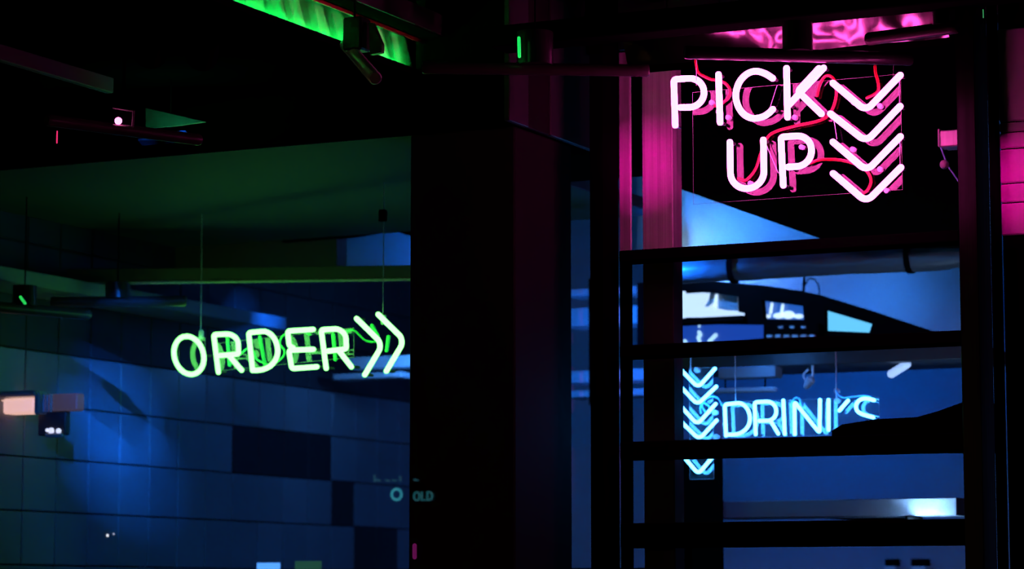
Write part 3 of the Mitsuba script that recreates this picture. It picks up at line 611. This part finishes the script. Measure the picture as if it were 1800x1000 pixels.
# steel shelf lip and worktop behind
k = solo('steel_shelf', 'shelf_body', pbox(1256, 877.5, 1682, 908.5, 11.0, .22), 'mat_navy', 'long steel shelf front with a bright white right end', 'shelf')
put('bracket', box(on_y(1300, 890, 11.0)[0], on_y(1306, 890, 11.0)[0], 11.2, 13.61, on_y(1300, 900, 11.0)[2], on_y(1300, 885, 11.0)[2]), 'mat_black', k)
solo('dark_panel', 'panel_body', box(on_y(1150, 890, 10.9)[0], on_y(1266, 890, 10.9)[0], 10.9, 10.94, 0, on_y(1200, 772, 10.9)[2]), 'mat_black', 'dark panel behind the lowest blue chevron', 'panel')
k = solo('worktop', 'top', pbox(1150, 919, 1500, 931, 10.2, .4), 'mat_charcoal', 'dark worktop edge under the steel shelf', 'worktop')
put('leg', box(on_y(1160, 890, 10.3)[0], on_y(1185, 890, 10.3)[0], 10.3, 10.5, 0, on_y(1150, 925, 10.2)[2]), 'mat_black', k)
k = solo('hood', 'hood_body', prism_y([(1462, 757), (1480, 746), (1540, 736.5), (1612, 733), (1650, 722), (1700, 704), (1725, 704), (1725, 790), (1462, 790)], 9.5, .3), 'mat_black', 'black sloping hood in front of the dark half of DRINKS', 'hood')
rod(k, on_y(1718, 710, 9.6))
for (a, b, c, d) in ((1555, 982, 1574, 1003), (1601, 982, 1627, 1003)):
    k = thing('wall_box', 'small black box with a blue-lit foot low on the kitchen wall, ' + ('left one' if a < 1590 else 'right one'), 'box', None)
    put('body', pbox(a, b, c, 995, 13.52, .09), 'mat_black', k); put('foot', pbox(a, 995.5, c, d, 13.5, .11), 'mat_white', k)
# items seen above the DRINKS letters, hung from a fascia
k = solo('back_fascia', 'fascia_body', pbox(1140, 617, 1725, 641, 11.3, .46), 'mat_charcoal', 'dim blue fascia between the shelf rail and DRINKS', 'fascia')
rod(k, on_y(1165, 620, 11.4)); rod(k, on_y(1718, 620, 11.4))
kd = solo('duct_box', 'box_body', pbox(1262, 644, 1362, 664, 11.25, .1), 'mat_navy', 'blue-lit box with a bright right end above DRINKS', 'duct')
put('strap', pbox(1290, 641.4, 1296, 644.5, 11.305, .03), 'mat_black', kd)
k = solo('round_bar', 'bar_body', tube([on_y(1255, 687, 11.3), on_y(1362, 684.5, 11.3)], .0125, 16), 'mat_wall', 'round pale bar just above the letters DR', 'bar', 40)
for px in (1275, 1345): put('hanger', cyl(on_y(px, 685, 11.3), on_y(px, 664.5, 11.3), .004, 8), 'mat_black', k)
k = thing('ceiling_spotlight', 'small pale spotlight head hanging above the letter N', 'spotlight')
put('head', tube([on_y(1424, 669, 11.32), on_y(1418, 678, 11.32)], [.022, .016], 14), 'mat_wall', k, smooth=40)
put('yoke', tube(spline([on_y(a, b, 11.32) for a, b in ((1417, 671), (1412, 660), (1417, 653), (1420, 650))], 5), .005, 8), 'mat_white', k, smooth=True)
put('stem', tube([on_y(1429, 636, 11.32), on_y(1428.5, 659, 11.32), on_y(1426, 667, 11.32)], .006, 10), 'mat_white', k, smooth=40)
k = solo('slanted_lamp', 'lamp_tube', tube([on_y(1567, 657, 11.4), on_y(1594, 640, 11.4)], .019, 16), 'mat_white', 'slanting white tube lamp high right of DRINKS', 'light', 40, [.32, .5, .95])
put('hanger', cyl(on_y(1590, 642, 11.4), on_y(1590, 630, 11.4), .005, 8), 'mat_black', k)
# shelves seen through the narrow gaps left of the wide post
for (a, b, lab) in ((505, 517, 'thin dim blue shelf seen through the gaps, topmost'), (539, 571, 'thick blue-lit shelf seen through the gaps beside the corner post'), (650, 671, 'blue-lit shelf seen through the gaps, third from the top'), (685, 697, 'thin blue-lit shelf seen through the gaps, lowest')):
    k = solo('wall_shelf', 'shelf_body', pbox(990, a, 1140, b, 12.4, .2), 'mat_white', lab, 'shelf')
    rod(k, on_y(1062, a + 3, 12.5))
# box, cable and knob beside the right post
k = thing('junction_box', 'small steel box lit pink left of the right post', 'box')
put('body', pbox(1652, 228, 1690, 257, 8.9, .09), 'mat_steel', k); put('side', pbox(1648, 226, 1651.5, 258, 8.91, .08), 'mat_panel', k)
solo('cable', 'cable_body', tube(spline([on_y(a, b, 8.93) for a, b in ((1653, 256), (1660, 276), (1666, 291), (1677, 307), (1690, 326))], 6), .0035, 8), 'mat_cable_blue', 'thin blue cable hanging from the pink-lit box', 'cable', True)
solo('ball_knob', 'knob', trimesh.creation.icosphere(3, .0165).apply_translation(on_y(1660, 289, 8.925)), 'mat_panel', 'small round knob on the blue cable', 'knob', True)

# ================================================================ ADDED BATTENS AND SPOTS, ROOM LAMPS
def spot_lamp(P, target, intensity, cutoff, beam, label, top=None):
    P, target = np.asarray(P, float), np.asarray(target, float); u = (target - P) / np.linalg.norm(target - P)
    k = thing('spot_lamp', label, 'spotlight')  # added spotlight, put in to brighten what it aims at
    put('housing', tube([P - u * .16, P - u * .01], [.045, .055], 20, caps=False), 'mat_black', k, smooth=40)
    rod(k, P - u * .09, top, .008)
    scene[numbered('spot_emitter')] = {'type': 'spot', 'to_world': T().look_at(origin=P.tolist(), target=target.tolist(), up=[0, 0, 1]), 'intensity': rgb(*(np.asarray(intensity) * LAMP)), 'sampling_weight': 2.0, 'cutoff_angle': cutoff, 'beam_width': beam}
    return k
LP = np.array([-4.9, 7.6, 3.43])
spot_lamp(LP, on_x(200, 705, XW), BLUE * 105, 4.7, .2, 'added front narrow blue spotlight for the tile wall under the low ceiling', ZA + .02)
spot_lamp(LP - [.14, .1, 0], on_x(195, 790, XW), BLUE * 130, 5.6, .2, 'added rear narrow blue spotlight for the tile wall under the low ceiling', ZA + .02)
spot_lamp([-4.7, 5.5, 2.9], on_x(350, 890, XW), BLUE * 36, 9.5, 3, 'added wide blue spotlight for the tile wall, outside the picture', ZA + .02)
spot_lamp(on_y(742, 560, 10.4), on_x(470, 562, xs), BLUE * 30, 5, 1, 'added blue spotlight behind the column aimed at the box duct')
washer(1168, 415, 11.5, .04, .06, [.75, .65, .05], 230.0, 'batten_light', 'added blue batten behind the wide post aimed at the sloping panel', color=ICE)
washer(1192, 425, 11.75, .012, .05, [.5, .86, .0], 30.0, 'batten_light', 'added pale batten at the edge of the bright sloping panel', color=PALE)
washer(1178, 485, 12.35, .03, .03, [.92, .38, -.05], 600.0, 'batten_light', 'added blue batten behind the wide post aimed along the wedge panel', color=ICE + PALE * .25)
washer(1168, 466, 11.25, .02, .03, [.99, -.05, .1], 700.0, 'batten_light', 'added blue batten behind the wide post aimed along the foil duct')
washer(1400, 600, 12.75, .55, .03, [-.1, .85, -.5], 18.0, 'batten_light', 'added blue batten behind the canopy washing the kitchen wall')
k = washer(1612, 926, 10.9, .05, .012, [0, .7, .7], 450.0, 'batten_light', 'added short lamp under the steel shelf', color=[.3, .6, 1.0], top=on_y(1612, 920, 10.9)[2])
put('bracket', box(on_y(1598, 926, 10.9)[0] - .01, on_y(1598, 926, 10.9)[0], 10.88, 11.1, on_y(1600, 926, 10.9)[2], on_y(1600, 908.4, 11.0)[2]), 'mat_black', k)
washer(742, 636, 12.1, .02, .03, [-.9, .43, 0], 250.0, 'batten_light', 'added short lamp behind the column beside the steel ledge', color=ICE)
washer(742, 438, 11.4, .02, .03, [-.8, .6, 0], 150.0, 'batten_light', 'added short lamp behind the column beside the recess')
washer(1062, 600, 11.9, .06, .30, [-.1, 1, 0], 16.0, 'batten_light', 'added blue batten behind the corner post')
washer(1275, 507, 12.1, .19, .012, [.12, -.65, .75], 420.0, 'batten_light', 'added blue batten behind the canopy lighting the foil duct', top=False)
k = washer(1340, 611, 11.06, .03, .01, [0, .45, -.89], 260.0, 'batten_light', 'added small batten behind the shelf rail over the pale duct box', color=ICE, top=False)
put('bracket', box(on_y(1326, 611, 11.06)[0] - .006, on_y(1326, 611, 11.06)[0] + .006, 11.05, 11.302, on_y(1326, 622, 11.3)[2], on_y(1326, 609, 11.06)[2]), 'mat_black', k)
washer(1530, 466, 12.3, .05, .014, [-.15, .5, -.86], 120.0, 'batten_light', 'added small batten behind the foil duct over the middle of the wedge panel', color=ICE)
k = washer(290, 236, 8.10, .09, .008, [0, .45, .9], 20.0, 'batten_light', 'added small green batten behind the tube light under the foil triangle', color=[.03, 1.0, .36], top=False)
c = on_y(290, 241, 8.10); t = A3 + (B3 - A3) * (290 - 82) / 270
put('bracket', tube([c, [t[0], t[1], t[2] + .024]], .006, 8), 'mat_black', k)
ROSE = np.array([1.0, .002, .40])
spot_lamp(at_d(1150, -25, 7.9), on_y(1135, 290, YP), ROSE * 11, 5.5, 1.5, 'added pink spotlight aimed at the steel posts, above the picture')
spot_lamp(at_d(1830, -40, 8.2), on_y(1800, 320, 8.98), ROSE * 4, 9, 4, 'added pink spotlight aimed at the right-hand cladding, above the picture')
for x, w in ((-7.0, 'left'), (-4.7, 'right')):
    k = thing('pendant_lamp', f'warm pendant lamp over the dining hall behind the viewer, {w} one', 'lamp')
    put('shade', trimesh.creation.cone(.2, .2, sections=32).apply_translation([x, 2, 2.42]), 'mat_black', k, smooth=40)
    put('bulb', trimesh.creation.icosphere(2, .07).apply_translation([x, 2, 2.38]), 'mat_white', k, smooth=True, emit=[40, 20, 6.0])
    put('cord', cyl([x, 2, 2.6], [x, 2, TOP], .004, 8), 'mat_black', k)
